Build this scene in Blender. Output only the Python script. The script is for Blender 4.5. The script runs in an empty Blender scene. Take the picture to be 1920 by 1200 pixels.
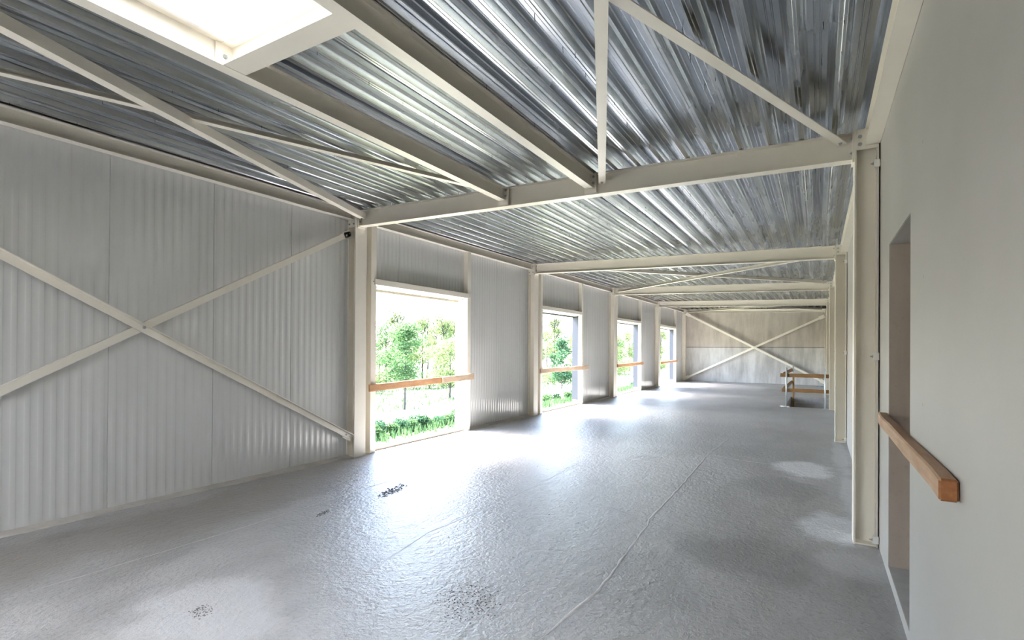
import bpy, bmesh, math, random
from mathutils import Vector, Matrix
random.seed(7)
C = bpy.context.scene.collection
SC = bpy.context.scene

# ------------------------------------------------------------------ camera
cam = bpy.data.cameras.new('camera')
co = bpy.data.objects.new('camera', cam); C.objects.link(co)
YAW, ROLL, PITCH = 0.5363, 0.0063, 0.0039
rv = Vector((math.cos(YAW), math.sin(YAW), 0)); fv = Vector((-math.sin(YAW), math.cos(YAW), 0)); uv = Vector((0, 0, 1))
f2 = fv*math.cos(PITCH)+uv*math.sin(PITCH); u2 = uv*math.cos(PITCH)-fv*math.sin(PITCH)
r3 = rv*math.cos(ROLL)+u2*math.sin(ROLL); u3 = u2*math.cos(ROLL)-rv*math.sin(ROLL)
M = Matrix((r3, u3, -f2)).transposed().to_4x4(); M.translation = (0, 0, 1.55)
co.matrix_world = M
cam.sensor_width = 36; cam.lens = 935.93/1920*36
cam.shift_x = (960-977.32)/1920; cam.shift_y = (648.55-600)/1920
cam.clip_start = 0.02; cam.clip_end = 600
SC.camera = co

# ------------------------------------------------------------------ sky, sun, exposure
SUN_EL = math.radians(55); SD = Vector((math.cos(SUN_EL)*0.989, math.cos(SUN_EL)*0.148, -math.sin(SUN_EL)))
w = bpy.data.worlds.new('sky'); SC.world = w; w.use_nodes = True
nt = w.node_tree; nt.nodes.clear()
sky = nt.nodes.new('ShaderNodeTexSky'); sky.sky_type = 'NISHITA'; sky.sun_disc = False
sky.sun_elevation = SUN_EL; sky.sun_rotation = math.atan2(-SD.x, -SD.y); sky.dust_density = 2.5; sky.air_density = 1.0; sky.ozone_density = 1.0
bg = nt.nodes.new('ShaderNodeBackground'); bg.inputs['Strength'].default_value = 0.55
wo = nt.nodes.new('ShaderNodeOutputWorld')
nt.links.new(sky.outputs[0], bg.inputs[0]); nt.links.new(bg.outputs[0], wo.inputs[0])
sl = bpy.data.lights.new('sun', 'SUN'); sl.energy = 16.0; sl.angle = 0.0093; sl.color = (1, 0.975, 0.94)
so = bpy.data.objects.new('sun', sl); C.objects.link(so); so.rotation_euler = SD.to_track_quat('-Z', 'Y').to_euler(); so.location = (-20, 0, 30)
SC.view_settings.view_transform = 'Standard'; SC.view_settings.look = 'None'
SC.view_settings.gamma = 1; SC.view_settings.use_curve_mapping = False
SC.view_settings.exposure = 2.85
SC.cycles.max_bounces = 14; SC.cycles.diffuse_bounces = 8; SC.cycles.glossy_bounces = 6
SC.cycles.transmission_bounces = 6; SC.cycles.transparent_max_bounces = 8
SC.cycles.sample_clamp_indirect = 2.0; SC.cycles.caustics_reflective = False; SC.cycles.caustics_refractive = False
SC.cycles.use_denoising = True; SC.cycles.use_adaptive_sampling = False

# ------------------------------------------------------------------ materials
class NT:
    def __init__(s, name):
        s.m = bpy.data.materials.new(name); s.m.use_nodes = True; s.t = s.m.node_tree; s.t.nodes.clear()
        s.out = s.n('ShaderNodeOutputMaterial'); s.b = s.n('ShaderNodeBsdfPrincipled'); s.l(s.b.outputs[0], s.out.inputs[0])
    def n(s, ty, **k):
        x = s.t.nodes.new(ty)
        for a, v in k.items(): setattr(x, a, v)
        return x
    def l(s, a, b): s.t.links.new(a, b)
    def obj(s, scale=(1, 1, 1)):
        g = s.n('ShaderNodeNewGeometry'); mp = s.n('ShaderNodeMapping'); mp.inputs['Scale'].default_value = scale
        s.l(g.outputs['Position'], mp.inputs[0]); return mp.outputs[0]
    def noise(s, vec, scale, detail=4, rough=.55):
        x = s.n('ShaderNodeTexNoise'); x.inputs['Scale'].default_value = scale; x.inputs['Detail'].default_value = detail
        x.inputs['Roughness'].default_value = rough; s.l(vec, x.inputs['Vector']); return x.outputs['Fac']
    def ramp(s, fac, *stops):
        x = s.n('ShaderNodeValToRGB'); e = x.color_ramp.elements
        while len(e) < len(stops): e.new(.5)
        for i, (p, c) in enumerate(stops):
            e[i].position = p; e[i].color = (c, c, c, 1) if isinstance(c, (int, float)) else (*c, 1)
        s.l(fac, x.inputs[0]); return x.outputs[0]
    def math(s, op, a, b=0.0, c=None):
        x = s.n('ShaderNodeMath', operation=op)
        for i, v in enumerate((a, b) if c is None else (a, b, c)):
            if isinstance(v, (int, float)): x.inputs[i].default_value = v
            else: s.l(v, x.inputs[i])
        return x.outputs[0]
    def mix(s, fac, a, b, mode='MIX'):
        x = s.n('ShaderNodeMix', data_type='RGBA', blend_type=mode)
        for sock, v in ((x.inputs['Factor'], fac), (x.inputs[6], a), (x.inputs[7], b)):
            if isinstance(v, (int, float)): sock.default_value = v
            elif isinstance(v, tuple): sock.default_value = (*v, 1)
            else: s.l(v, sock)
        return x.outputs[2]
    def bump(s, h, strength, dist, prev=None):
        x = s.n('ShaderNodeBump'); x.inputs['Strength'].default_value = strength; x.inputs['Distance'].default_value = dist
        s.l(h, x.inputs['Height'])
        if prev: s.l(prev, x.inputs['Normal'])
        s.l(x.outputs[0], s.b.inputs['Normal']); return x.outputs[0]
    def set(s, **k):
        for a, v in k.items():
            i = s.b.inputs[a]
            if isinstance(v, (int, float)): i.default_value = v
            elif isinstance(v, tuple): i.default_value = (*v, 1)
            else: s.l(v, i)
        return s

def paint(name, col, rough=.4, var=.05, scale=6, spec=.5, bump=0.0):
    s = NT(name); v = s.obj(); n = s.noise(v, scale)
    d = tuple(c*(1-var) for c in col); u = tuple(min(1, c*(1+var)) for c in col)
    s.set(**{'Base Color': s.ramp(n, (.3, d), (.7, u)), 'Roughness': rough, 'Specular IOR Level': spec})
    if bump: s.bump(s.noise(v, 90), bump, .002)
    return s.m

STEEL = paint('cream steel paint', (.82, .78, .695), .38, .025, 3)
CLIP = paint('white clip', (.85, .84, .80), .4)
BOLT = NT('zinc bolt').set(**{'Base Color': (.42, .44, .46), 'Metallic': 1.0, 'Roughness': .35}).m
DARK = NT('dark screw').set(**{'Base Color': (.03, .03, .035), 'Metallic': .6, 'Roughness': .5}).m
def panel_mat():
    s = NT('panel coated steel'); v = s.obj((1, 1, .25))
    s.set(**{'Base Color': s.ramp(s.noise(v, 2.0), (.3, (.64, .645, .64)), (.7, (.69, .695, .69))), 'Roughness': .16, 'Specular IOR Level': .55})
    s.bump(s.noise(s.obj(), 1.4, 2), .12, .02)
    return s.m
PANEL = panel_mat()
def deck_mat():
    s = NT('galvanised deck'); n = s.noise(s.obj((3, .5, 3)), 1.6, 3)
    s.set(**{'Base Color': s.ramp(n, (.3, (.45, .475, .505)), (.7, (.56, .585, .605))), 'Metallic': 1.0, 'Roughness': s.ramp(n, (.3, .22), (.7, .30))})
    s.bump(s.noise(s.obj((1.0, .7, 1.0)), 1.3, 1), .012, .03)
    return s.m
DECK = deck_mat()
def floor_mat():
    s = NT('screeded concrete floor'); g = s.obj()
    big = s.noise(g, .55, 5, .6); mid = s.noise(s.obj((1, .45, 1)), 2.2, 6, .62); fine = s.noise(g, 38, 3, .6); grain = s.noise(g, 150, 2)
    col = s.ramp(big, (.30, (.22, .213, .203)), (.5, (.335, .331, .326)), (.72, (.44, .438, .436)))
    col = s.mix(.45, col, s.ramp(mid, (.3, (.21, .204, .197)), (.7, (.48, .478, .477))))
    col = s.mix(s.ramp(fine, (.52, 0.0), (.72, .4)), col, (.14, .136, .13))
    # dried laitance stains at fixed places on the slab
    wob = s.math('MULTIPLY', s.math('SUBTRACT', s.noise(g, 2.3, 6, .65), .5), 1.6)
    def stain(col, cx, cy, rx, ry, c, amt):
        mp = s.n('ShaderNodeMapping', vector_type='TEXTURE'); mp.inputs['Location'].default_value = (cx, cy, 0); mp.inputs['Scale'].default_value = (rx, ry, 50)
        gg = s.n('ShaderNodeNewGeometry'); s.l(gg.outputs['Position'], mp.inputs[0])
        ln = s.n('ShaderNodeVectorMath', operation='LENGTH'); s.l(mp.outputs[0], ln.inputs[0])
        dd = s.math('ADD', ln.outputs['Value'], wob)
        return s.mix(s.ramp(dd, (.6, amt), (.98, 0.0)), col, c)
    for a in ((-.15, 7.45, .42, .55, (.70, .70, .71), .9), (.12, 5.15, .30, .55, (.62, .63, .66), .85), (.28, 8.8, .12, 1.6, (.58, .58, .58), .6),
              (.30, 6.4, .12, 1.2, (.58, .58, .58), .6), (-3.05, 1.6, .62, .42, (.52, .52, .53), .85), (.18, 4.3, .25, .3, (.5, .5, .51), .5),
              (-.35, 6.3, .5, .6, (.19, .187, .18), .55), (-.6, 8.4, .6, .6, (.22, .22, .215), .4), (-.5, 4.1, .6, .5, (.17, .166, .16), .55),
              (-4.9, 2.2, .55, 3.2, (.21, .19, .165), .55), (-1.1, 3.3, .5, .6, (.2, .196, .19), .4)):
        col = stain(col, *a)
    s.set(**{'Base Color': col, 'Roughness': s.ramp(mid, (.3, .36), (.7, .50)), 'Specular IOR Level': .8, 'Coat Weight': .14, 'Coat Roughness': .6, 'Coat IOR': 1.55})
    b = s.bump(s.noise(s.obj((1.15, .8, 1)), 14, 3, .55), .55, .022)
    b = s.bump(fine, .7, .012, b); s.bump(grain, .4, .003, b)
    return s.m
FLOOR = floor_mat()
SEAM = paint('laitance seam', (.50, .495, .485), .55, .12, 20)
def concrete(name, lo, hi, streak=.5, rough=.8):
    s = NT(name); a = s.noise(s.obj(), 1.3, 6, .62); b = s.noise(s.obj((2.2, 2.2, .35)), 1.6, 5, .6); f = s.noise(s.obj(), 30, 4)
    c = s.mix(streak, s.ramp(a, (.3, lo), (.7, hi)), s.ramp(b, (.35, lo), (.62, hi)))
    c = s.mix(s.ramp(f, (.6, 0.0), (.8, .25)), c, tuple(x*.6 for x in lo))
    s.set(**{'Base Color': c, 'Roughness': rough, 'Specular IOR Level': .3}); s.bump(f, .2, .004)
    return s.m
CONC_UP = concrete('end wall concrete upper', (.36, .33, .29), (.57, .53, .48), .6)
CONC_LO = concrete('end wall concrete lower', (.36, .352, .34), (.68, .675, .665), .6)
CONC_RAW = concrete('raw reveal concrete', (.34, .285, .245), (.46, .40, .345), .5, .85)
CONC_GREY = concrete('shaft concrete', (.30, .295, .28), (.46, .45, .43))
def plaster_mat():
    s = NT('painted wall'); a = s.noise(s.obj(), .8, 4); f = s.noise(s.obj(), 45, 3, .6)
    vo = s.n('ShaderNodeTexVoronoi'); vo.inputs['Scale'].default_value = 3.2; s.l(s.obj(), vo.inputs['Vector'])
    c = s.ramp(a, (.3, (.36, .352, .335)), (.7, (.41, .402, .385)))
    c = s.mix(s.ramp(vo.outputs['Distance'], (.018, .75), (.034, 0.0)), c, (.22, .20, .18))
    s.set(**{'Base Color': c, 'Roughness': .55, 'Specular IOR Level': .4}); s.bump(f, .12, .003)
    return s.m
PLASTER = plaster_mat()
def wood_mat(name, a, b):
    s = NT(name); tc = s.n('ShaderNodeTexCoord'); mp = s.n('ShaderNodeMapping'); mp.inputs['Scale'].default_value = (14, 1.2, 14); s.l(tc.outputs['Object'], mp.inputs[0])
    n = s.noise(mp.outputs[0], 3, 6, .65); mp2 = s.n('ShaderNodeMapping'); mp2.inputs['Scale'].default_value = (2, 1.6, 2); s.l(tc.outputs['Object'], mp2.inputs[0])
    k = s.noise(mp2.outputs[0], 2.2, 3)
    c = s.mix(.4, s.ramp(n, (.3, a), (.7, b)), s.ramp(k, (.35, a), (.65, b)))
    s.set(**{'Base Color': c, 'Roughness': .65, 'Specular IOR Level': .3}); s.bump(n, .25, .003)
    return s.m
WOOD = wood_mat('spruce plank', (.30, .15, .075), (.50, .29, .16))
WOOD2 = wood_mat('brown plank', (.22, .12, .05), (.36, .20, .085))
WOOD3 = wood_mat('pale plank', (.36, .25, .17), (.55, .42, .31))
WOODR = wood_mat('weathered timber', (.30, .18, .11), (.48, .33, .22))
ENDG = wood_mat('end grain', (.20, .075, .025), (.40, .17, .07))
GALV = NT('galvanised tube').set(**{'Base Color': (.62, .66, .68), 'Metallic': .7, 'Roughness': .4}).m
ANTH = paint('anthracite trim', (.017, .021, .034), .45, .05)
FOAM = paint('cream foam edge', (.82, .74, .55), .7, .06, 12)
SILL = paint('raw sill rail', (.30, .27, .23), .6, .12, 9)
WHITE = paint('white lacquered curb', (.86, .86, .85), .4, .02)
MORTAR = concrete('mortar', (.40, .38, .35), (.58, .56, .52))
CRUMB = concrete('dark crumbs', (.09, .088, .085), (.19, .185, .18))
BLUE = NT('blue plastic').set(**{'Base Color': (.10, .26, .62), 'Roughness': .4}).m
PLASTERW = paint('white plaster', (.8, .8, .79), .8, .05)
def opal(name, k):
    s = NT(name); s.t.nodes.remove(s.b); a = s.n('ShaderNodeBsdfTranslucent'); b = s.n('ShaderNodeBsdfDiffuse'); m = s.n('ShaderNodeMixShader')
    a.inputs[0].default_value = (.98*k, .98*k, .97*k, 1); b.inputs[0].default_value = (.6, .6, .6, 1); m.inputs[0].default_value = .08
    s.l(a.outputs[0], m.inputs[1]); s.l(b.outputs[0], m.inputs[2]); s.l(m.outputs[0], s.out.inputs[0]); return s.m
OPAL = opal('tinted opal dome', .25); OPAL_ADDED = opal('added rooflight dome', 1.0)  # the brighter dome serves only the added, unseen rooflight
def leaf(name, col, tr):
    s = NT(name); s.t.nodes.remove(s.b); a = s.n('ShaderNodeBsdfTranslucent'); b = s.n('ShaderNodeBsdfDiffuse'); m = s.n('ShaderNodeMixShader')
    v = s.noise(s.obj(), 1.1, 3); c = s.ramp(v, (.3, tuple(x*.7 for x in col)), (.7, tuple(x*1.25 for x in col)))
    s.l(c, b.inputs[0]); s.l(c, a.inputs[0]); m.inputs[0].default_value = tr
    s.l(b.outputs[0], m.inputs[1]); s.l(a.outputs[0], m.inputs[2]); s.l(m.outputs[0], s.out.inputs[0]); return s.m
LEAF_A = leaf('leaf mid green', (.065, .12, .05), .35)
LEAF_B = leaf('leaf lime', (.115, .16, .065), .4)
LEAF_C = leaf('leaf dark', (.035, .075, .038), .3)
BARK = paint('bark', (.035, .032, .028), .9, .3, 8)
def grass_mat():
    s = NT('meadow'); n = s.noise(s.obj(), .25, 6, .6); f = s.noise(s.obj(), 6, 4)
    c = s.mix(.4, s.ramp(n, (.3, (.095, .105, .06)), (.7, (.15, .155, .095))), s.ramp(f, (.3, (.08, .095, .045)), (.7, (.17, .175, .11))))
    s.set(**{'Base Color': c, 'Roughness': .9, 'Specular IOR Level': .1}); return s.m
GRASS = grass_mat()
PATH = concrete('pale path', (.52, .50, .46), (.64, .62, .57))
GRAVEL = concrete('gravel', (.03, .029, .028), (.12, .115, .11))

# ------------------------------------------------------------------ mesh helpers
class MB:
    def __init__(s): s.v = []; s.f = []; s.smooth = False
    def add(s, vs, fs):
        o = len(s.v); s.v += [tuple(v) for v in vs]; s.f += [tuple(i+o for i in f) for f in fs]; return s
    def box(s, x0, x1, y0, y1, z0, z1):
        vs = [(x, y, z) for x in (x0, x1) for y in (y0, y1) for z in (z0, z1)]
        return s.add(vs, [(0, 1, 3, 2), (4, 6, 7, 5), (0, 4, 5, 1), (2, 3, 7, 6), (0, 2, 6, 4), (1, 5, 7, 3)])
    def bbox(s, x0, x1, y0, y1, z0, z1, b=.004):       # box with chamfered edges
        bm = bmesh.new(); bmesh.ops.create_cube(bm, size=1)
        for v in bm.verts: v.co = ((x0+x1)/2+v.co.x*(x1-x0), (y0+y1)/2+v.co.y*(y1-y0), (z0+z1)/2+v.co.z*(z1-z0))
        bmesh.ops.bevel(bm, geom=bm.edges[:], offset=b, segments=1, affect='EDGES')
        bm.verts.index_update(); s.add([v.co[:] for v in bm.verts], [[v.index for v in f.verts] for f in bm.faces]); bm.free(); return s
    def sweep(s, prof, p0, p1, side, up):               # closed profile [(a, b)] extruded from p0 to p1
        p0, p1, side, up = map(Vector, (p0, p1, side, up)); n = len(prof)
        vs = [p+side*a+up*b for p in (p0, p1) for a, b in prof]
        return s.add(vs, [(i, (i+1) % n, n+(i+1) % n, n+i) for i in range(n)]+[tuple(range(n))[::-1], tuple(range(n, 2*n))])
    def ibeam(s, p0, p1, side, up, h, b, tw=.007, tf=.011):   # origin on the underside
        a, t = b/2, tw/2
        return s.sweep([(-a, 0), (a, 0), (a, tf), (t, tf), (t, h-tf), (a, h-tf), (a, h), (-a, h), (-a, h-tf), (-t, h-tf), (-t, tf), (-a, tf)], p0, p1, side, up)
    def angle(s, p0, p1, flat, leg, w=.075, t=.008):      # L section: flat leg along 'flat', other leg along 'leg'
        return s.sweep([(0, 0), (w, 0), (w, t), (t, t), (t, w), (0, w)], p0, p1, flat, leg)
    def tube(s, p0, p1, r0, r1=None, n=8):
        p0, p1 = Vector(p0), Vector(p1); r1 = r0 if r1 is None else r1; d = (p1-p0).normalized()
        a = d.orthogonal().normalized(); b = d.cross(a)
        vs = [p+(a*math.cos(2*math.pi*i/n)+b*math.sin(2*math.pi*i/n))*r for p, r in ((p0, r0), (p1, r1)) for i in range(n)]
        return s.add(vs, [(i, (i+1) % n, n+(i+1) % n, n+i) for i in range(n)]+[tuple(range(n))[::-1], tuple(range(n, 2*n))])
    def bolt(s, p, d, r=.014, l=.014):
        p, d = Vector(p), Vector(d).normalized()
        s.tube(p, p+d*.003, r*1.5, n=10); s.tube(p+d*.003, p+d*(.003+l*.7), r, n=6); return s.tube(p+d*l*.7, p+d*(l*1.7), r*.6, n=6)

def obj(name, mb, m, parent=None, smooth=False):
    if isinstance(mb, bpy.types.Mesh): me = mb
    else:
        off = Vector((0, 0, 0)); q = parent
        while q: off += q.location; q = q.parent
        me = bpy.data.meshes.new(name); me.from_pydata([tuple(Vector(v)-off) for v in mb.v], [], mb.f)
        bm = bmesh.new(); bm.from_mesh(me); bmesh.ops.recalc_face_normals(bm, faces=bm.faces); bm.to_mesh(me); bm.free()
        if m: me.materials.append(m)
        if smooth:
            me.polygons.foreach_set('use_smooth', [True]*len(me.polygons))
    o = bpy.data.objects.new(name, me); C.objects.link(o); o.parent = parent
    return o
def tag(o, label=None, cat=None, group=None, kind=None):
    if cat and not kind: kind = 'thing'
    for k, v in (('label', label), ('category', cat), ('group', group), ('kind', kind)):
        if v: o[k] = v
    return o
def thing(name, label, cat, loc, group=None):
    o = bpy.data.objects.new(name, None); C.objects.link(o); o.location = loc; o.empty_display_size = .1
    return tag(o, label, cat, group)
def struct(name, mb, m, parent=None, smooth=False):
    o = obj(name, mb, m, parent, smooth)
    if not parent: o['kind'] = 'structure'
    return o
def sroot(name, loc=(0, 0, 0)):
    o = bpy.data.objects.new(name, None); C.objects.link(o); o.location = loc; o['kind'] = 'structure'; return o
def copy_tree(o, parent=None):
    c = o.copy(); C.objects.link(c); c.parent = parent
    for ch in [x for x in o.children]: copy_tree(ch, c)
    return c

# ------------------------------------------------------------------ layout
XL, XLB = -5.553, -5.71          # room face / back of the columns on the panelled wall
XR, XRB, XW = .2486, .408, .417  # the same on the plastered wall, and the wall itself
FY = [4.902, 10.006, 15.178, 20.327, 25.10]
YE = 25.22; YB = -10.5
def zd(x): return 3.473-.0262*(x+5.55)     # underside of the roof deck
WIN = [(5.233, 7.47), (10.42, 12.70), (15.56, 18.05), (20.72, 23.32), (-4.95, -2.7), (-10.1, -7.85)]  # last two lie unseen behind the camera, added to brighten the hall
ORD = ['first', 'second', 'third', 'fourth', 'fifth']

# ------------------------------------------------------------------ floor with stair opening
HX0, HX1, HY0, HY1 = -.76, .36, 15.36, 18.6
fl = MB()
for a in ((XLB-.02, HX0, YB, YE), (HX0, XW, YB, HY0), (HX0, XW, HY1, YE), (HX1, XW, HY0, HY1)):
    fl.box(a[0], a[1], a[2], a[3], -.22, 0)
floor = struct('floor', fl, FLOOR)
def ridge(pts, wd, ht, seed):
    rnd = random.Random(seed); mb = MB(); P = []
    for (x0, y0), (x1, y1) in zip(pts, pts[1:]):
        n = max(2, int(math.hypot(x1-x0, y1-y0)/.09))
        P += [(x0+(x1-x0)*i/n+rnd.uniform(-.006, .006), y0+(y1-y0)*i/n) for i in range(n)]
    P.append(pts[-1]); vs = []
    for i, (x, y) in enumerate(P):
        e = min(1, min(i, len(P)-1-i)/3+.05); q = wd*rnd.uniform(.5, 1.2)*e
        vs += [(x-q, y, .0002), (x+rnd.uniform(-.3, .3)*q, y, .0005+ht*e*rnd.uniform(.5, 1.2)), (x+q, y, .0002)]
    fs = []
    for i in range(len(P)-1):
        for k in (0, 1): fs.append((3*i+k, 3*i+k+1, 3*i+k+4, 3*i+k+3))
    return mb.add(vs, fs)
for i, (p, wd, ht) in enumerate((
    ([(-2.66, 2.45), (-2.80, 3.2), (-2.74, 4.0), (-2.73, 4.9), (-2.79, 6.5), (-2.9, 8.5), (-3.06, 10.6), (-3.1, 13)], .008, .0022),
    ([(-1.27, 2.30), (-1.20, 3.05), (-1.25, 3.8), (-1.28, 4.34), (-1.31, 4.5), (-1.315, 5.34), (-1.35, 6.6), (-1.38, 7.8), (-1.315, 9.45)], .012, .0042),
    ([(-4.25, 1.0), (-4.22, 2.2), (-4.25, 3.6), (-4.28, 5.0)], .008, .003),
    ([(-1.30, 4.46), (-.9, 4.30), (-.45, 4.05)], .012, .004), ([(-1.31, 4.46), (-1.7, 4.62), (-2.1, 4.72)], .012, .004),
    ([(-1.38, 7.75), (-.9, 7.55), (-.4, 7.5)], .012, .004), ([(-2.3, 6.8), (-2.05, 7.3)], .006, .003), ([(-2.15, 6.75), (-1.9, 7.3)], .006, .003),
    ([(-2.4, 6.85), (-1.75, 6.75)], .006, .003), ([(-3.35, 1.38), (-2.85, 1.66)], .004, .003))):
    q = obj('mortar_seam', ridge(p, wd, ht, i), SEAM if i < 3 else FLOOR, floor, True)
def crumbs(name, cx, cy, rx, ry, n, s0, s1, label, seed):
    rnd = random.Random(seed); mb = MB()
    for _ in range(n):
        a, r = rnd.uniform(0, 6.283), math.sqrt(rnd.random())*(.5+.5*rnd.random()); x, y = cx+rx*r*math.cos(a)-.25*ry*r*math.sin(a), cy+ry*r*math.sin(a)
        s = rnd.uniform(s0, s1); vs = [(x+s*rnd.uniform(.5, 1)*i, y+s*rnd.uniform(.5, 1)*j, s*.8*k-.001) for i in (-1, 1) for j in (-1, 1) for k in (0, rnd.uniform(.5, 1))]
        mb.add(vs, [(0, 1, 3, 2), (4, 6, 7, 5), (0, 4, 5, 1), (2, 3, 7, 6), (1, 5, 7, 3)])
    return tag(obj(name, mb, CRUMB), label, 'debris', kind='stuff')
crumbs('mortar_crumbs', -3.94, 3.93, .10, .30, 170, .003, .010, 'dark oval patch of mortar crumbs on the floor toward the first window', 1)
crumbs('mortar_crumbs', -3.08, 1.56, .10, .08, 110, .0012, .005, 'small dark crumbs on the pale stain at the front of the floor', 2)
crumbs('mortar_crumbs', -1.85, 2.5, .26, .30, 420, .0015, .005, 'loose grit scattered beside the long floor seam in the foreground', 3)
crumbs('mortar_crumbs', -3.95, 3.05, .05, .12, 60, .002, .007, 'tiny streak of grit on the floor nearer than the dark oval patch', 4)
crumbs('pebble', -2.0, 4.4, 1.6, 2.2, 26, .002, .006, 'stray small pebbles strewn over the middle of the concrete floor', 5)

# mortar fillet along the panelled wall
def fillet(y0, y1, seed):
    rnd = random.Random(seed); n = int((y1-y0)/.05)+1; vs = []; w0 = .1
    for i in range(n+1):
        y = y0+(y1-y0)*i/n; w0 += rnd.uniform(-.012, .012)+(.1-w0)*.1; h = rnd.uniform(.006, .012)
        vs += [(XLB-.005, y, .028+rnd.uniform(-.003, .003)), (XLB+w0*.6, y, h+.006), (XLB+w0, y, h*.7), (XLB+w0+.006, y, -.001)]
    return MB().add(vs, [(4*i+k, 4*i+k+1, 4*i+k+5, 4*i+k+4) for i in range(n) for k in range(3)])
for i, (a, b) in enumerate(((WIN[4][1]+.11, FY[0]-.09), (WIN[0][1]+.11, FY[1]-.09), (WIN[1][1]+.11, FY[2]-.09), (WIN[2][1]+.11, FY[3]-.09), (WIN[3][1]+.11, FY[4]-.1))):
    struct('baseboard_'+ORD[i], fillet(a, b, i), MORTAR, None, True)

# ------------------------------------------------------------------ panelled wall
wl = sroot('wall_left', (XLB, 0, 0))
PR = [(0, 0), (.002, .0006), (.007, .0022), (.009, .0026), (.036, .0026), (.038, .0022), (.043, .0005), (.044, 0)]
PW = .94
def panel(y0, y1, z0, z1, g0):
    pts = [(y0, -.007), (y0+.001, -.007), (y0+.003, -.001), (y0+.006, 0)]
    k = 0
    while True:
        b = g0+.022+k*.0848; k += 1
        if b > y1: break
        if b < y0+.01 or b+.046 > y1-.01: continue
        pts += [(b+a, h) for a, h in PR]
    pts += [(y1-.006, 0), (y1-.003, -.001), (y1-.001, -.007), (y1, -.007)]
    n = len(pts); mb = MB()
    vs = [(XLB-.004+h, y, z) for z in (z0, z1) for y, h in pts]+[(XLB-.12, y0, z0), (XLB-.12, y1, z0), (XLB-.12, y0, z1), (XLB-.12, y1, z1)]
    q = 2*n
    fs = [(i, i+1, n+i+1, n+i) for i in range(n-1)]+[(q, q+2, q+3, q+1), (0, n, q+2, q), (n-1, q+1, q+3, 2*n-1)]
    fs += [tuple(range(n))[::-1]+(q, q+1), tuple(range(n, 2*n))+(q+3, q+2)]
    return mb.add(vs, fs)
def smooth_by_angle(o, deg=35):
    me = o.data; me.polygons.foreach_set('use_smooth', [True]*len(me.polygons))
    me.set_sharp_from_angle(angle=math.radians(deg))
g = 3.925-PW*16
while g < YE:
    a, b = max(g, YB), min(g+PW-.001, YE)
    if b-a > .05:
        segs = [(a, b, 0)]
        for w0, w1 in WIN:
            new = []
            for (p, q, t) in segs:
                if t or q <= w0-.06 or p >= w1+.06: new.append((p, q, t)); continue
                if p < w0-.06: new.append((p, w0-.06, 0))
                if q > w1+.06: new.append((w1+.06, q, 0))
                new.append((max(p, w0-.06), min(q, w1+.06), 1))
            segs = new
        for p, q, t in segs:
            if q-p > .03:
                o = obj('wall_panel', panel(p, q, 2.5 if t else .012, zd(XLB)-.02, g), PANEL, wl); smooth_by_angle(o)
    g += PW
# unseen outer fascia put in to stop light leaking at the roof edge
mb = MB().box(-5.95, -5.832, YB-.2, YE+.3, 3.0, 3.9); struct('unseen_fascia', mb, ANTH)

# ------------------------------------------------------------------ window openings, the last pair added unseen for light
for i, (a, b) in enumerate(WIN):
    wn = sroot('window_%d' % (i+1), (XLB, (a+b)/2, 0))
    zt = 3.334
    obj('jamb_post', MB().sweep([(0, 0), (.1, 0), (.1, .1), (0, .1)], (XLB+.002, a-.095, 0), (XLB+.002, a-.095, zt), (1, 0, 0), (0, 1, 0)), STEEL, wn)
    obj('jamb_post', MB().sweep([(0, 0), (.1, 0), (.1, .1), (0, .1)], (XLB+.002, b, 0), (XLB+.002, b, zt), (1, 0, 0), (0, 1, 0)), STEEL, wn)
    li = obj('lintel', MB().bbox(XLB-.02, XLB+.115, a-.03, b+.045, 2.465, 2.555, .003), STEEL, wn)
    for yy in (a-.05, b+.06):
        obj('bolt', MB().bolt((XLB+.102, yy, 2.51), (1, 0, 0), .007, .008), BOLT, wn)
    obj('head_lining', MB().box(XLB-.13, XLB-.021, a, b, 2.435, 2.465), WHITE, wn)
    obj('head_trim', MB().box(XLB-.19, XLB-.131, a-.08, b+.08, 2.40, 2.52), ANTH if i else SILL, wn)
    obj('sill_rail', MB().bbox(XLB-.06, XLB+.03, a, b, -.001, .055, .004), SILL, wn)
    obj('slab_edge', MB().box(XLB-.2, XLB-.021, a-.06, b+.06, -.4, -.03), CONC_GREY, wn)
    if i == 0:
        obj('panel_edge', MB().box(XLB-.19, XLB-.001, b+.012, b+.075, 0, 2.435), FOAM, wn)
        obj('panel_edge', MB().box(XLB-.19, XLB-.001, a-.075, a-.012, 0, 2.435), FOAM, wn)
    else:
        for s, y in ((1, b), (-1, a)):
            y0, y1 = sorted((y+s*.012, y+s*.075))
            obj('reveal_trim', MB().box(XLB-.19, XLB-.001, y0, y1, .12, 2.435), ANTH, wn)
            obj('base_block', MB().box(XLB-.19, XLB-.001, y0, y1, -.03, .118), WHITE, wn)

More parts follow.
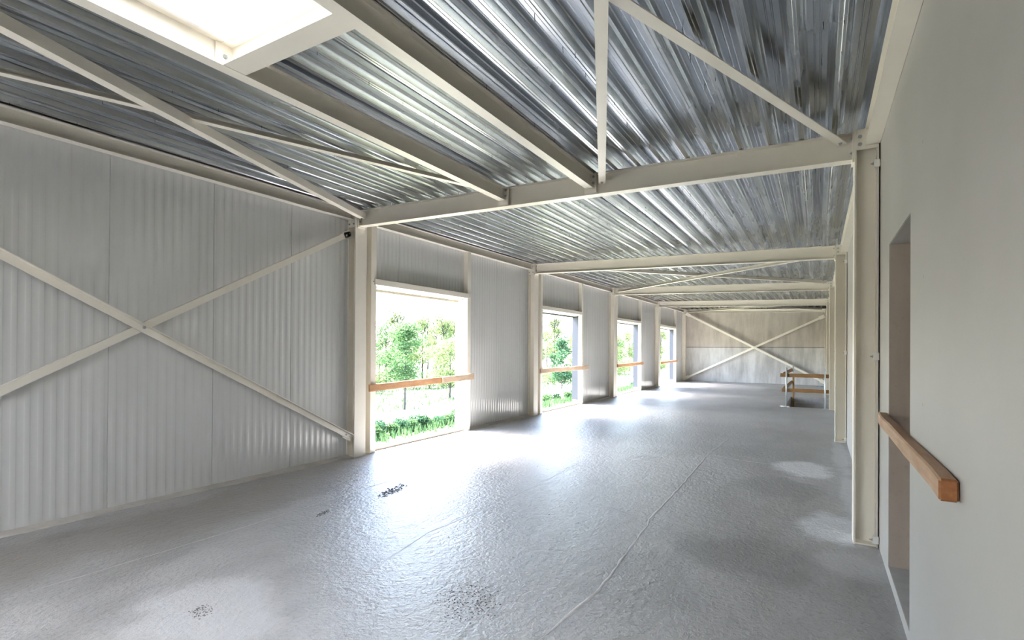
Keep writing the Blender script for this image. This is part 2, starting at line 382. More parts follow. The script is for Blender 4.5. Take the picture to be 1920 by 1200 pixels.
# ------------------------------------------------------------------ plastered wall with doorway
DY0, DY1, DZ0, DZ1 = 3.30, 4.215, .075, 2.275
wr = MB(); X1 = XW+.2
for a in ((YB, DY0, -.22, 3.6), (DY1, YE, -.22, 3.6), (DY0, DY1, -.22, DZ0), (DY0, DY1, DZ1, 3.6)):
    wr.box(XW, X1, a[0], a[1], a[2], a[3])
struct('wall_right', wr, PLASTER)
d1 = sroot('door_1', (XW, (DY0+DY1)/2, 0))
XD = XW+1.5
obj('reveal', MB().box(XW+.004, XD, DY1-.004, DY1+.1, DZ0, DZ1+.1), CONC_RAW, d1)
obj('reveal', MB().box(XW+.004, XD, DY0-.1, DY0+.004, DZ0, DZ1+.1), CONC_RAW, d1)
obj('soffit', MB().box(XW+.003, XD, DY0, DY1, DZ1-.004, DZ1+.1), PLASTER, d1)
obj('threshold', MB().box(XW+.003, XD, DY0, DY1, DZ0-.1, DZ0+.002), CONC_GREY, d1)
obj('back_panel', MB().box(XD, XD+.1, DY0-.1, DY1+.1, DZ0-.1, DZ1+.1), CONC_RAW, d1)
struct('wall_back', MB().box(XLB-.12, XW+.2, YB-.2, YB, -.2, 3.7), PLASTER)

# ------------------------------------------------------------------ concrete end wall
we = sroot('wall_end', (0, YE, 0))
obj('concrete_panel', MB().bbox(XLB-.1, XW, YE, YE+.2, -.2, 1.628, .012), CONC_LO, we)
obj('concrete_panel', MB().bbox(XLB-.1, XW, YE+.012, YE+.2, 1.650, 3.7, .008), CONC_UP, we)
obj('joint_filler', MB().box(XLB-.1, XW, YE+.03, YE+.19, 1.60, 1.70), CRUMB, we)

# ------------------------------------------------------------------ roof deck
ce = sroot('ceiling', (0, 0, 3.4))
PITCH_D, D = .235, .105
RIB = [(-.1175, D), (-.0645, D), (-.058, D-.006), (-.0485, .066), (-.044, .060), (-.036, .046), (-.034, .038), (-.0215, .002), (-.0195, 0), (-.004, 0), (0, .003), (.004, 0), (.0195, 0)]
RIB = RIB+[(-x, z) for x, z in RIB[::-1] if (x, z) not in ((-.004, 0), (0, .003), (.004, 0), (.0195, 0))]
RIB = [(-.1175, D), (-.108, D), (-.104, D-.005)] + [(-.100, D-.005), (-.096, D)] + RIB[1:-1] + [(.096, D), (.100, D-.005), (.104, D-.005), (.108, D), (.1175, D)]
HOLE = (-.05, 1.69); ADDED_HOLE = (-3.6, -.42)  # first hole lengthened out of view, second one added, both for light
def sheet(ks, y0, y1, dz):
    mb = MB(); n = len(RIB)
    for k in ks:
        xc = .11-PITCH_D*k
        spans = [(y0, y1)]
        if 10 <= k <= 13: spans = [(p, q) for p, q in ((y0, min(y1, ADDED_HOLE[0])), (max(y0, ADDED_HOLE[1]), min(y1, HOLE[0])), (max(y0, HOLE[1]), y1)) if q-p > .01]
        for p, q in spans:
            vs = [(xc+x, y, zd(xc+x)+z+dz) for y in (p, q) for x, z in RIB]
            mb.add(vs, [(i, i+1, n+i+1, n+i) for i in range(n-1)])
    return mb
ends = [YB, FY[0]+.03, FY[1]-.10, FY[2]+.03, FY[3]+.03, YE+.1]
for bi in range(5):
    for s in range(-1, 9):
        ks = [k for k in range(s*3+1, s*3+4) if -2 <= k <= 25]
        if ks: obj('deck_sheet', sheet(ks, ends[bi]+(.006 if bi else 0), ends[bi+1], 0.002*(bi % 2)), DECK, ce)
rnd = random.Random(5); mb = MB()
for k in range(0, 25):
    y = .3+rnd.random()*.3
    while y < 22:
        xc = .11-PITCH_D*k; ins = 10 <= k <= 13 and y < 1.9
        if not ins and k % 3 == 0:
            mb.tube((xc+.005, y, zd(xc)+.002), (xc+.006, y, zd(xc)-.022), .0024, .0016, 5)
        if not ins and k % 3 == 1:
            xx = xc+.1175+rnd.uniform(-.03, .03); mb.tube((xx, y, zd(xx)+D), (xx+.003, y, zd(xx)+D-.045), .0026, .0018, 5)
        y += rnd.choice((.33, .36, .42, .9))
o = obj('fixing_screw', mb, DARK, ce); o['kind'] = 'stuff'
# unseen roof build-up over the deck, put in to keep light out
rb = MB(); HX = (.11-PITCH_D*13.5, .11-PITCH_D*9.5)
for a in ((-5.84, HX[0], YB-.2, YE+.3), (HX[1], XW+.3, YB-.2, YE+.3), (HX[0], HX[1], YB-.2, ADDED_HOLE[0]), (HX[0], HX[1], ADDED_HOLE[1], HOLE[0]), (HX[0], HX[1], HOLE[1], YE+.3)):
    rb.add([(x, y, zd(x)+z) for x in (a[0], a[1]) for y in (a[2], a[3]) for z in (D+.004, D+.17)], [(0, 1, 3, 2), (4, 6, 7, 5), (0, 4, 5, 1), (2, 3, 7, 6), (0, 2, 6, 4), (1, 5, 7, 3)])
obj('unseen_roof_slab', rb, CONC_GREY, ce)

# ------------------------------------------------------------------ rooflight
def rooflight(root, H2, om):
    z0, z1 = 3.385, 3.88; t = .025
    cu = MB(); hx0, hx1, hy0, hy1 = HX[0], HX[1], *H2
    for a in ((hx0-.02, hx0+t-.02, hy0, hy1), (hx1+.02-t, hx1+.02, hy0, hy1), (hx0, hx1, hy0-.02, hy0+t-.02), (hx0, hx1, hy1+.02-t, hy1+.02)):
        cu.box(*a, z0, z1)
    obj('curb', cu, WHITE, root)
    dm = MB(); n = 8; vs = []
    for i in range(n+1):
        for j in range(n+1):
            u, v = i/n*2-1, j/n*2-1; vs.append(((hx0+hx1)/2+u*(hx1-hx0+.1)/2, (hy0+hy1)/2+v*(hy1-hy0+.1)/2, z1+.005+.16*(1-u*u)*(1-v*v)))
    dm.add(vs, [(i*(n+1)+j, (i+1)*(n+1)+j, (i+1)*(n+1)+j+1, i*(n+1)+j+1) for i in range(n) for j in range(n)])
    obj('dome', dm, om, root, True)
rooflight(thing('rooflight', 'white rooflight with upstand between the two roof trimmers', 'skylight', ((HX[0]+HX[1])/2, sum(HOLE)/2, 3.40)), HOLE, OPAL)
rooflight(sroot('added_rooflight', ((HX[0]+HX[1])/2, sum(ADDED_HOLE)/2, 3.40)), ADDED_HOLE, OPAL_ADDED)  # second rooflight behind the camera, added for more top light

# ------------------------------------------------------------------ columns
def column(side, i):
    y = FY[i]; H = .1; left = side == 'L'
    xa, xb = (XL, XLB) if left else (XR, XRB); s = -1 if left else 1
    top = zd(xb if left else xb)-.004
    wall = 'panelled window wall' if left else 'smooth painted wall'
    if i < 4:
        lab = '%s cream steel H-column from the front along the %s' % (ORD[i], wall)
    else:
        lab = 'slim cream steel corner column at the concrete end wall, on the %s side' % ('window' if left else 'stair guard')
    t = thing('steel_column', lab, 'column', ((xa+xb)/2, y, 0), 'portal frame columns')
    x0, x1 = sorted((xa, xb))
    obj('shaft', MB().ibeam((x0, y, 0), (x0, y, top), (0, 1, 0), (1, 0, 0), x1-x0, 2*H, .009, .013), STEEL, t)
    pz0 = zd(xb)-(.25 if left else .17)
    cp = obj('connection_plate', MB().bbox(x0+.014, x1-.002, y-H-.006, y-H+.008, pz0, top, .002), STEEL, t)
    xm = (x0+x1)/2
    for bx, bz in ((xm-.045*(-s), pz0+.045), (xm+.045*(-s), pz0+.045), (xm+.045*(-s), top-.06)):
        obj('bolt', MB().bolt((bx, y-H-.006, bz), (0, -1, 0), .010, .010), BOLT, cp)
    obj('foot_plate', MB().box(x0+.002, x1-.002, y-H+.012, y+H-.012, 0, .012), STEEL, t)
    if not left or i == 4:
        for z in ((.06, 1.5, 3.02) if not left else (.35, 1.1, 2.0, 2.7)):
            yy = y-H
            k = obj('wall_clip', MB().bbox(xb-.035, xb+.006, yy-.022, yy+.004, z-.03, z+.03, .004) if not left else MB().bbox(xb+.06, xb+.10, yy-.022, yy+.004, z-.03, z+.03, .004), CLIP, t)
            obj('bolt', MB().bolt(((xb-.035) if not left else xb+.1, yy-.011, z), (-1 if not left else 1, 0, 0), .008, .012), BOLT, k)
for i in range(5): column('L', i); column('R', i)

# ------------------------------------------------------------------ cross beams
for i in range(5):
    y = FY[i]; h = .222 if i < 4 else .15
    a = Vector((XL+.014, y, 0)); b = Vector((XR-.014, y, 0)); a.z = zd(a.x)-h-.004; b.z = zd(b.x)-h-.004
    d = (b-a).normalized(); up = Vector((-d.z, 0, d.x))
    lab = '%s cream cross beam from the front, under the ribbed metal roof' % ORD[i] if i < 4 else 'cream top beam along the head of the concrete end wall'
    t = thing('roof_beam', lab, 'beam', (a+b)/2, 'portal frame beams')
    obj('shaft', MB().ibeam(a, b, (0, -1, 0), up, h, .11, .0065, .0095), STEEL, t)
    for x, s in ((XL, 1), (XR, -1)):
        x0, x1 = sorted((x, x+s*.0145)); zc = zd(x)-h-.03
        ep = obj('end_plate', MB().bbox(x0, x1, y-.07, y+.07, zc if i < 4 else zc+.03, zd(x)-.004, .002), STEEL, t)
        for yy in (-.038, .038):
            for zz in (.055, h-.05):
                obj('bolt', MB().bolt((x+s*.0145, y+yy, zd(x)-h+zz), (s, 0, 0), .010, .010), BOLT, ep)

# ------------------------------------------------------------------ eaves beams
for side in 'LR':
    for i in range(5):
        y0 = FY[i-1]+.11 if i else YB+.01
        y1 = FY[i]-.108
        if side == 'L':
            x, zb, h, wd = -5.655, 3.335, zd(-5.7)-3.335-.004, .10
            lab = '%s cream eaves beam from the front, above the panelled window wall' % ORD[i]
        else:
            x, zb, h, wd = .366, 3.175, zd(.42)-3.175-.004, .098
            lab = '%s cream eaves beam from the front, along the top of the painted wall' % ORD[i]
        o = obj('eaves_beam', MB().ibeam((x, y0, zb), (x, y1, zb), (1, 0, 0), (0, 0, 1), h, wd, .0065, .008), STEEL)
        tag(o, lab, 'beam', 'eaves beams')

# ------------------------------------------------------------------ trimmer beams round the rooflight
def trimmer(x, lab):
    h = .155; z = zd(x)-h-.004; y1 = FY[0]-.012
    t = thing('trimmer_beam', lab, 'beam', (x, 2.3, z))
    obj('shaft', MB().ibeam((x, YB+.05, z), (x, y1-.012, z), (1, 0, 0), (0, 0, 1), h, .085, .006, .009), STEEL, t)
    ep = obj('end_plate', MB().bbox(x-.062, x+.075, y1-.045, y1-.030, zd(x)-.222+.008, zd(x)-.006, .002), STEEL, t)
    for xx in (-.032, .042):
        for zz in (.05, .115):
            obj('bolt', MB().bolt((x+xx, y1-.046, z+zz), (0, -1, 0), .010, .010), BOLT, ep)
trimmer(-3.145, 'cream trimmer beam under the roof, on the window side of the rooflight')
trimmer(-2.06, 'cream trimmer beam under the roof, on the painted-wall side of the rooflight')
x0, x1 = -3.14, -2.066; y = 1.735; z = zd(x0)-.155-.004; z1 = zd(x1)-.155-.004
t = thing('cross_trimmer', 'short cream cross trimmer at the front edge of the white rooflight', 'beam', (-2.6, y, z))
obj('shaft', MB().ibeam((x0+.012, y, z+.004), (x1-.012, y, z1+.004), (0, 1, 0), (0, 0, 1), .148, .14, .006, .009), STEEL, t)
ep = obj('end_plate', MB().box(x0+.004, x0+.0115, y-.10, y+.075, z+.012, z+.143), STEEL, t)
obj('bolt', MB().bolt((x0+.0115, y-.045, z+.07), (1, 0, 0), .010, .010), BOLT, ep)

# ------------------------------------------------------------------ braces
def brace(name, p0, p1, leg, lab, grp, wdt=.075, flip=1, gus=()):
    p0, p1, leg = Vector(p0), Vector(p1), Vector(leg).normalized(); d = (p1-p0).normalized(); leg = (leg-d*leg.dot(d)).normalized()
    flat = d.cross(leg).normalized()*flip; off = -flat*wdt/2
    t = thing(name, lab, 'brace', (p0+p1)/2, grp)
    obj('angle_bar', MB().angle(p0+off, p1+off, flat, leg, wdt, .007), STEEL, t)
    for p, s in ((p0, 1), (p1, -1)):
        q = p+d*s*.05; obj('bolt', MB().bolt(q-leg*.001, -leg, .010, .010), BOLT, t)
    for p, s in gus:
        e = Vector(p); q = MB().sweep([(-.06, -.012), (.06, -.012), (.06, -.003), (-.06, -.003)], e-d*s*.015, e+d*s*.14, flat, -leg*-1)
        obj('gusset_plate', q, STEEL, t)
    return t
def zr(x, k): return zd(x)-k
yb = FY[0]-.02
RB = 'roof brace angles'
brace('roof_brace', (-5.47, 4.86, zr(-5.4, .135)), (-3.42, -.30, zr(-3.4, .135)), (0, 0, 1), 'long flat roof brace from first window-wall column, lower of the crossing pair by rooflight', RB, .078, 1)
brace('roof_brace', (-3.22, yb-.12, zr(-3.3, .075)), (-5.40, -.45, zr(-5.4, .075)), (0, 0, 1), 'roof brace passing above the other, ending at the trimmer beside the first beam', RB, .06, -1)
brace('roof_brace', (-1.925, yb-.03, zr(-1.93, .125)), (.10, -.30, zr(.1, .125)), (0, 0, 1), 'roof brace seen end-on as an upright strip, bolted near the second trimmer', RB, .07, 1)
brace('roof_brace', (.17, yb-.02, zr(.15, .09)), (-1.92, -.32, zr(-1.9, .09)), (0, 0, 1), 'roof brace running to the first painted-wall column under dark decking', RB, .07, -1)
brace('roof_brace', (-5.46, FY[2]-.07, zr(-5.4, .15)), (.16, FY[1]+.12, zr(.15, .15)), (0, 0, 1), 'roof brace rising from third window-wall column between second and third beams', RB, .08, 1)
brace('roof_brace', (-5.46, FY[1]+.10, zr(-5.4, .06)), (.16, FY[2]-.10, zr(.15, .06)), (0, 0, 1), 'upper roof brace crossing behind the other between second and third beams', RB, .08, -1)
brace('roof_brace', (-5.46, FY[4]-.12, zr(-5.4, .14)), (.16, FY[3]+.12, zr(.15, .14)), (0, 0, 1), 'far roof brace rising from the window-wall corner of the end wall', RB, .08, 1)
brace('roof_brace', (-5.46, FY[3]+.12, zr(-5.4, .06)), (.16, FY[4]-.12, zr(.15, .06)), (0, 0, 1), 'far roof brace running to the stair-side corner of the end wall', RB, .08, 1)
xb = -5.635
def wbrace(p0, p1, x, lab, gus, flip):
    d = (Vector(p1)-Vector(p0)).normalized()
    t = thing('wall_brace', lab, 'brace', (x, (p0[1]+p1[1])/2, 0), 'wall brace angles')
    up = Vector((0, -d.z, d.y))
    a, b = Vector((x, p0[1], p0[2])), Vector((x, p1[1], p1[2]))
    if flip: prof = [(-.035, 0), (.035, 0), (.035, .065), (.028, .065), (.028, .007), (-.035, .007)]
    else: prof = [(-.035, 0), (.035, 0), (.035, -.05), (.028, -.05), (.028, -.007), (-.035, -.007)]
    obj('angle_bar', MB().sweep(prof, a, b, up, (1, 0, 0)), STEEL, t)
    for e in gus:
        e = Vector((x, e[1], e[2])); s = 1 if e.y > 3 else -1
        gp = obj('gusset_plate', MB().sweep([(-.055, 0), (.055, 0), (.055, -.009), (-.055, -.009)], e-d*.13, e+d*.03, up, (1, 0, 0)), STEEL, t)
        for k in (-.1, -.03):
            obj('bolt', MB().bolt(e+d*k+Vector((.001 if k > -.05 else .008, 0, 0)), (1, 0, 0), .009, .009), BOLT, gp)
    return t
wa = wbrace((0, -.18, 3.11), (0, 4.79, .285), xb+.028, 'wall brace sloping down to the foot of the first window-wall column', [(0, 4.79, .285)], True)
wbb = wbrace((0, -.18, .33), (0, 4.79, 3.145), xb, 'wall brace sloping up to the head of the first window-wall column', [(0, 4.79, 3.145)], False)
obj('bolt', MB().bolt((xb+.036, 2.285, 1.723), (1, 0, 0), .010, .010), BOLT, wa)
ye = FY[4]-.13
for (a, b, yy, lab) in (((-5.5, 3.20), (.2, .12), ye, 'end-wall brace sloping down toward the stair guard'), ((-5.5, .10), (.2, 2.93), ye+.045, 'end-wall brace sloping up toward the stair-side corner column')):
    d = Vector((b[0]-a[0], 0, b[1]-a[1])).normalized()
    t = thing('wall_brace', lab, 'brace', ((a[0]+b[0])/2, yy, 0), 'end wall brace angles')
    obj('angle_bar', MB().angle((a[0], yy, a[1]), (b[0], yy, b[1]), Vector((-d.z, 0, d.x)), (0, 1, 0), .085, .008), STEEL, t)
    for e, s in ((a, 1), (b, -1)):
        q = Vector((e[0], yy-.001, e[1]))
        obj('gusset_plate', MB().sweep([(-.03, 0), (.12, 0), (.12, .008), (-.03, .008)], q-d*s*.06, q+d*s*.16, Vector((-d.z, 0, d.x)), (0, -1, 0)), STEEL, t)

# ------------------------------------------------------------------ planks
def plank(name, p0, p1, th, ht, m, lab, grp=None, axis='x', em=None, cham=.004):
    """plank from p0 to p1 (lower edge centre line); thickness th sideways, height ht"""
    p0, p1 = Vector(p0), Vector(p1); d = (p1-p0); L = d.length; d.normalize()
    c = (p0+p1)/2
    bm = bmesh.new(); bmesh.ops.create_cube(bm, size=1)
    for v in bm.verts: v.co = (v.co.x*th, v.co.y*L, (v.co.z+.5)*ht)
    bmesh.ops.bevel(bm, geom=bm.edges[:], offset=cham, segments=1, affect='EDGES')
    n = 10
    geom = bm.verts[:]+bm.edges[:]+bm.faces[:]
    for k in range(1, n):
        r = bmesh.ops.bisect_plane(bm, geom=bm.verts[:]+bm.edges[:]+bm.faces[:], plane_co=(0, -L/2+L*k/n, 0), plane_no=(0, 1, 0))
    rnd = random.Random(len(lab)); w = [(rnd.uniform(-.003, .003), rnd.uniform(-.003, .003)) for _ in range(n+1)]
    for v in bm.verts:
        k = min(n, max(0, round((v.co.y+L/2)/L*n))); v.co.x += w[k][0]; v.co.z += w[k][1]
    me = bpy.data.meshes.new(name)
    me.materials.append(m); me.materials.append(em or m)
    for f in bm.faces:
        if abs(f.normal.y) > .6: f.material_index = 1
    bm.to_mesh(me); bm.free()
    o = bpy.data.objects.new(name, me); C.objects.link(o); o.location = c
    sd = d.cross(Vector((0, 0, 1))).normalized(); up = sd.cross(d)
    o.rotation_euler = Matrix((sd, d, up)).transposed().to_euler()
    return tag(o, lab, 'plank', grp)
G1 = 'fall protection planks'
xp = XLB+.102+.02
plank('wooden_plank', (xp, 5.10, .895), (xp, 6.80, .937), .035, .105, WOOD, 'long orange-brown plank across the first window opening', G1)
plank('wooden_plank', (xp+.036, 6.70, .93), (xp+.036, 7.60, .957), .03, .108, WOOD3, 'short paler plank end lapped over the long one at the first window', G1)
plank('wooden_plank', (xp, 10.27, .955), (xp, 13.12, .955), .035, .11, WOOD3, 'knotty pale plank across the second window opening', G1)
plank('wooden_plank', (xp, 15.52, .935), (xp, 18.28, .955), .035, .11, WOOD, 'orange-brown plank across the third window opening', G1)
plank('wooden_plank', (xp, 20.75, .92), (xp, 23.55, .945), .035, .10, WOOD, 'orange-brown plank across the fourth window opening, nearest the end wall', G1)
plank('wooden_plank', (XW-.028, 4.30, 1.036), (XW-.028, 2.215, 1.030), .055, .078, WOODR, 'weathered brown timber fixed across the doorway in the painted wall', G1, em=ENDG, cham=.007)

# ------------------------------------------------------------------ stair opening and guard
st = sroot('stairwell', (HX0, HY0, 0))
sw = MB()
sw.box(HX0-.2, HX0, HY0-.2, HY1+.2, -3.2, -.22); sw.box(HX1, HX1+.2, HY0-.2, HY1+.2, -3.2, -.22); sw.box(HX0, HX1, HY0-.2, HY0, -3.2, -.22); sw.box(HX0, HX1, HY1, HY1+.2, -3.2, -.22)
sw.box(HX0-.2, HX1+.2, HY0-.2, HY1+.2, -3.3, -3.2)
obj('shaft_wall', sw, CONC_GREY, st)
for i in range(1, 14):
    obj('step', MB().bbox(HX0+.01, HX1-.01, HY1-.23*i, HY1-.23*(i-1)+.02, -.175*i-.16, -.175*i, .006), CONC_GREY, st)
def guard_post(x, y, lab, flip=1):
    t = thing('guard_post', lab, 'post', (x, y, 0), 'stair guard posts')
    obj('tube', MB().tube((x, y, .008), (x, y, 1.06), .021, n=12), GALV, t, True)
    obj('foot_clamp', MB().bbox(x-.05, x+.05, y-.05, y+.05, 0, .008, .002).bbox(x-.012, x+.012, y+.025*flip-.03, y+.025*flip+.03, .008, .09, .003), GALV, t)
    for z in (.40, .80):
        obj('plank_bracket', MB().bbox(x-.024, x+.024, y-.026, y+.062*flip if flip > 0 else y+.026, z-.006, z+.002, .001).bbox(x-.024, x+.024, y+.056, y+.062, z, z+.06, .001), GALV, t)
guard_post(-.73, 15.27, 'galvanised guard post at the near free corner of the stair opening')
guard_post(.165, 15.27, 'galvanised guard post of the stair opening beside the painted wall')
guard_post(-.70, 18.72, 'galvanised guard post at the far end of the stair opening')
G2 = 'stair guard planks'
plank('guard_plank', (-.88, 15.315, .803), (.275, 15.315, .803), .035, .10, WOOD2, 'upper brown guard plank along the near side of stair opening', G2)
plank('guard_plank', (-.84, 15.315, .403), (.275, 15.315, .403), .035, .095, WOOD2, 'lower brown guard plank along the near side of stair opening', G2)
plank('guard_plank', (-.795, 15.36, .83), (-.74, 18.78, .83), .033, .10, WOOD2, 'upper brown guard plank running away along the stair opening', G2)
plank('guard_plank', (-.795, 15.36, .43), (-.74, 18.78, .43), .033, .10, WOOD2, 'lower brown guard plank running away along the stair opening', G2)
o = obj('timber_prop', MB().bbox(-.70, -.645, 18.25, 18.31, -.35, .72, .004), WOOD2); tag(o, 'upright brown timber standing on a tread inside the stair opening', 'timber')
def lump(name, c, r, n, m, lab, cat, seed):
    rnd = random.Random(seed); bm = bmesh.new()
    for _ in range(n):
        p = Vector(c)+Vector((rnd.gauss(0, r), rnd.gauss(0, r), 0)); s = rnd.uniform(.3, 1)*r
        k = bmesh.ops.create_icosphere(bm, subdivisions=1, radius=s)
        for v in k['verts']: v.co = Vector((v.co.x*rnd.uniform(.8, 1.3), v.co.y*rnd.uniform(.8, 1.3), max(0, v.co.z)*.8))+p
    me = bpy.data.meshes.new(name); bm.to_mesh(me); bm.free(); me.materials.append(m)
    o = bpy.data.objects.new(name, me); C.objects.link(o); return tag(o, lab, cat)
lump('plaster_lump', (-.80, 15.22, 0), .05, 12, PLASTERW, 'spilled white plaster at the foot of the near guard post', 'debris', 4)
lump('plastic_scrap', (.12, 24.3, 0), .06, 5, BLUE, 'small blue plastic scrap on the floor by the end wall behind guard', 'scrap', 9)

# ------------------------------------------------------------------ outside: ground, path, shrubs, trees
GZ = -3.2
def strip(x0, x1, y0, y1, z, m, name):
    n = 40; vs = []
    for i in range(n+1):
        y = y0+(y1-y0)*i/n; vs += [(x0, y, z), (x1, y, z), (x0, y, z-.3), (x1, y, z-.3)]
    fs = []
    for i in range(n): fs += [(4*i, 4*i+1, 4*i+5, 4*i+4), (4*i, 4*i+4, 4*i+6, 4*i+2), (4*i+1, 4*i+3, 4*i+7, 4*i+5)]
    return struct(name, MB().add(vs, fs), m)
strip(-160, -5.9, -80, 260, GZ, GRASS, 'ground')
strip(-25.6, -21.8, -60, 240, GZ+.03, PATH, 'path')
strip(-26.3, -25.6, -60, 240, GZ+.05, GRAVEL, 'kerb')
mb = MB(); rnd = random.Random(3)
for _ in range(7000):
    if rnd.random() < .5: x, y = rnd.gauss(-19.4, .5), rnd.uniform(14, 60)
    else: x, y = rnd.uniform(-40, -26.4), rnd.uniform(18, 90)
    h = rnd.uniform(.2, .55); a = rnd.uniform(0, 6.28); dx, dy = math.cos(a)*.05, math.sin(a)*.05
    mb.add([(x-dx, y-dy, GZ), (x+dx, y+dy, GZ), (x+rnd.uniform(-.15, .15), y+rnd.uniform(-.15, .15), GZ+h)], [(0, 1, 2)])
o = obj('grass', mb, LEAF_A); tag(o, 'tall pale meadow grass beyond the path outside', 'grass', kind='stuff')

def leaves(blobs, n, size, seed):
    rnd = random.Random(seed); mb = MB(); tot = sum(b[3]*b[4]*b[5] for b in blobs)
    for (cx, cy, cz, rx, ry, rz) in blobs:
        for _ in range(max(8, int(n*rx*ry*rz/tot))):
            while True:
                p = Vector((rnd.uniform(-1, 1), rnd.uniform(-1, 1), rnd.uniform(-1, 1)))
                if .25 < p.length < 1: break
            c = Vector((cx+p.x*rx, cy+p.y*ry, cz+p.z*rz)); s = size*rnd.uniform(.5, 1.2)
            a = Vector((rnd.gauss(0, 1), rnd.gauss(0, 1), rnd.gauss(0, .6))).normalized(); b = a.orthogonal().normalized()
            mb.add([c-a*s, c+b*s*.55, c+a*s, c-b*s*.55], [(0, 1, 2, 3)])
    return mb
def mk_tree(name, label, loc, h, trunk_h, spread, nblob, nleaf, size, lm, seed, slim=1.0, group=None, bare=0):
    rnd = random.Random(seed); x, y, z = loc
    t = thing(name, label, 'tree', loc, group)
    tr = MB(); tr.tube((x, y, z), (x+.1, y, z+trunk_h), .03*h*.55, .022*h*.55, 8); tr.tube((x+.1, y, z+trunk_h), (x, y+.1, z+h*.86), .02*h*.5, .006*h*.5, 7)
    bl = []
    for k in range(nblob):
        f = rnd.random(); zz = z+trunk_h+(h-trunk_h)*(.08+.82*f); rad = spread*(math.sin(math.pi*(.18+.72*f))**.8)
        a = rnd.uniform(0, 6.28); r = rad*math.sqrt(rnd.random())*.75; q = rnd.uniform(.24, .42)*spread
        c = (x+math.cos(a)*r, y+math.sin(a)*r, zz); bl.append((*c, q*slim, q*slim, q*.8))
        tr.tube((x+.08, y, z+max(trunk_h*.8, (zz-z)-.8*r-.2)), c, .012*h*.35, .004*h*.35, 5)
    for k in range(bare):
        a = rnd.uniform(0, 6.28); b0 = Vector((x, y, z+h*.7)); b1 = b0+Vector((math.cos(a)*h*.16, math.sin(a)*h*.16, h*rnd.uniform(.2, .34)))
        tr.tube(b0, b1, .05, .012, 5)
        for q in range(4):
            m = b0.lerp(b1, rnd.uniform(.4, .95)); tr.tube(m, m+Vector((rnd.uniform(-.7, .7), rnd.uniform(-.7, .7), rnd.uniform(.2, .9))), .02, .006, 4)
    obj('trunk', tr, BARK, t)
    obj('foliage', leaves(bl, nleaf, size, seed+1), lm, t)
    return t
mk_tree('broadleaf_tree', 'young round-crowned tree with pale straight trunk beside the path', (-27.0, 28.1, GZ), 6.6, 1.9, 2.3, 30, 5200, .11, LEAF_A, 11)
mk_tree('broadleaf_tree', 'lime green small tree just beyond the young round-crowned one', (-29.5, 36.6, GZ), 5.8, 1.2, 2.6, 26, 4200, .11, LEAF_B, 21)
protos = []
for k, (lm, h, sp, nb, nl, sz, bare) in enumerate(((LEAF_B, 9.0, 2.6, 26, 2500, .15, 5), (LEAF_A, 8.2, 2.8, 24, 2500, .15, 0), (LEAF_B, 10.0, 2.2, 20, 1700, .15, 8))):
    protos.append(mk_tree('woodland_tree', 'x', (-60, -60-10*k, GZ), h, h*.28, sp, nb, nl, sz, lm, 40+k, bare=bare))
rnd = random.Random(77); first = [True]*3
spots = []
for i in range(26):
    spots.append((-42-rnd.uniform(0, 6), 24+i*2.7+rnd.uniform(-.8, .8)))
for i in range(24):
    spots.append((-31-rnd.uniform(0, 6), 52+i*4.0+rnd.uniform(-1.2, 1.2)))
for i in range(14):
    spots.append((-52-rnd.uniform(0, 6), 26+i*5+rnd.uniform(-1.5, 1.5)))
KL = ['lime green woodland tree with some bare upper branches, in the wood outside', 'mid green full-crowned woodland tree, in the wood outside', 'tall thin-crowned lime woodland tree with many bare branches, in the wood outside']
for i, (x, y) in enumerate(spots):
    k = rnd.choice((0, 0, 1, 2, 2))
    o = protos[k] if first[k] else copy_tree(protos[k]); first[k] = False
    o.location = (x, y, GZ); o.rotation_euler = (0, 0, rnd.uniform(0, 6.28)); s = rnd.uniform(.78, 1.05); o.scale = (s, s, s)
    tag(o, KL[k], 'tree', 'woodland trees beyond the meadow of kind '+'abc'[k])
for k in range(3):
    if first[k]: protos[k].location = (-45, 60+k, GZ)
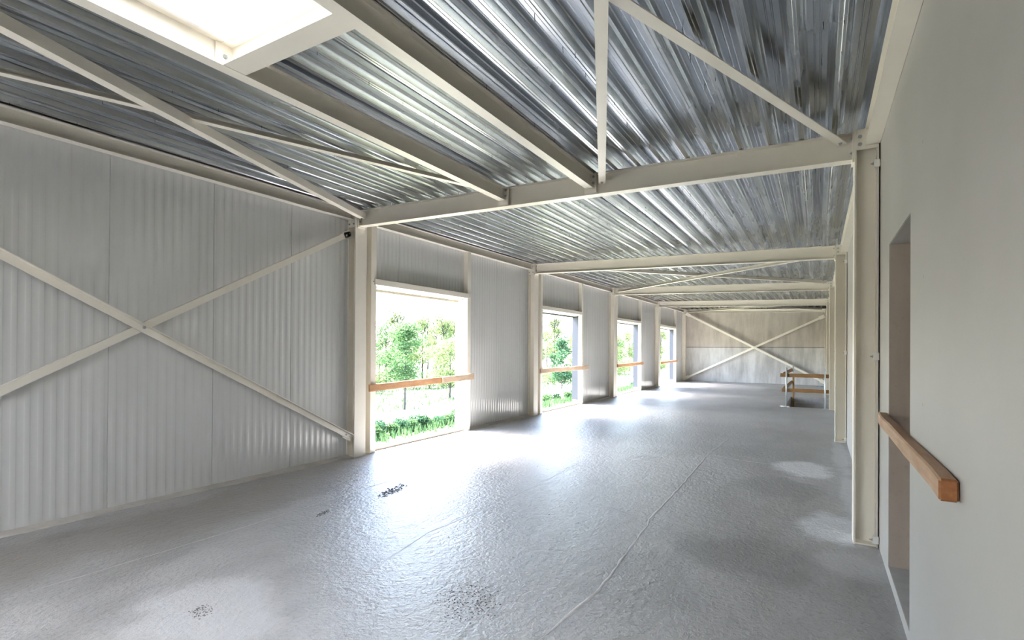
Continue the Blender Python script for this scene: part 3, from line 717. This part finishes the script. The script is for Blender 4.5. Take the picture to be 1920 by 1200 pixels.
mk_tree('broadleaf_tree', 'dense dark green tree seen low through the second window opening', (-25.5, 52.0, GZ), 6.2, .5, 1.9, 26, 3600, .13, LEAF_C, 31)
# shrubs along the path and undergrowth at the wood edge
sp0 = None; rnd = random.Random(5)
def mk_shrub(loc, lm, seed, label, group, r=.75, h=.8, n=1300):
    t = thing('shrub', label, 'shrub', loc, group); x, y, z = loc; rn = random.Random(seed); st = MB(); bl = []
    for k in range(7):
        a = rn.uniform(0, 6.28); q = rn.uniform(.1, .6)*r; c = (x+math.cos(a)*q, y+math.sin(a)*q, z+h*rn.uniform(.4, .7)); bl.append((*c, r*.5, r*.5, h*.42))
        st.tube((x, y, z), c, .02, .008, 5)
    obj('stem', st, BARK, t); obj('foliage', leaves(bl, n, .075, seed), lm, t); return t
A = mk_shrub((-20.1, 17.2, GZ), LEAF_C, 3, 'x', None); B = mk_shrub((-20.1, 18.6, GZ), LEAF_A, 4, 'x', None)
ys = [17.2, 18.2, 19.0, 19.8, 20.6, 21.3, 22.0, 22.9, 23.6, 24.3, 25.0, 25.6, 27.6, 29.5, 36, 38.5, 40.5, 42.5, 44.6, 52, 61]
for i, y in enumerate(ys):
    src = (A, B)[i % 2]; o = src if i < 2 else copy_tree(src)
    o.location = (-20.05+rnd.uniform(-.3, .3), y, GZ); o.rotation_euler.z = rnd.uniform(0, 6.28); s = rnd.uniform(.75, 1.12); o.scale = (s, s, s)
    tag(o, 'dark leafed low shrub in the row between path and building' if i % 2 == 0 else 'mid green low shrub in the row between path and building', 'shrub', 'path shrubs of kind '+'ab'[i % 2])
U = mk_shrub((-38, 26, GZ), LEAF_B, 8, 'lime undergrowth bush at the near edge of the wood', 'wood edge bushes', 1.9, 2.3, 2200)
for i in range(1, 34):
    o = copy_tree(U); o.location = ((-38 if i < 15 else -29)-rnd.uniform(0, 3), (26+i*2.0) if i < 15 else 48+(i-15)*3.6, GZ); o.rotation_euler.z = rnd.uniform(0, 6.28); s = rnd.uniform(.7, 1.2); o.scale = (s, s, s*rnd.uniform(.8, 1.3))
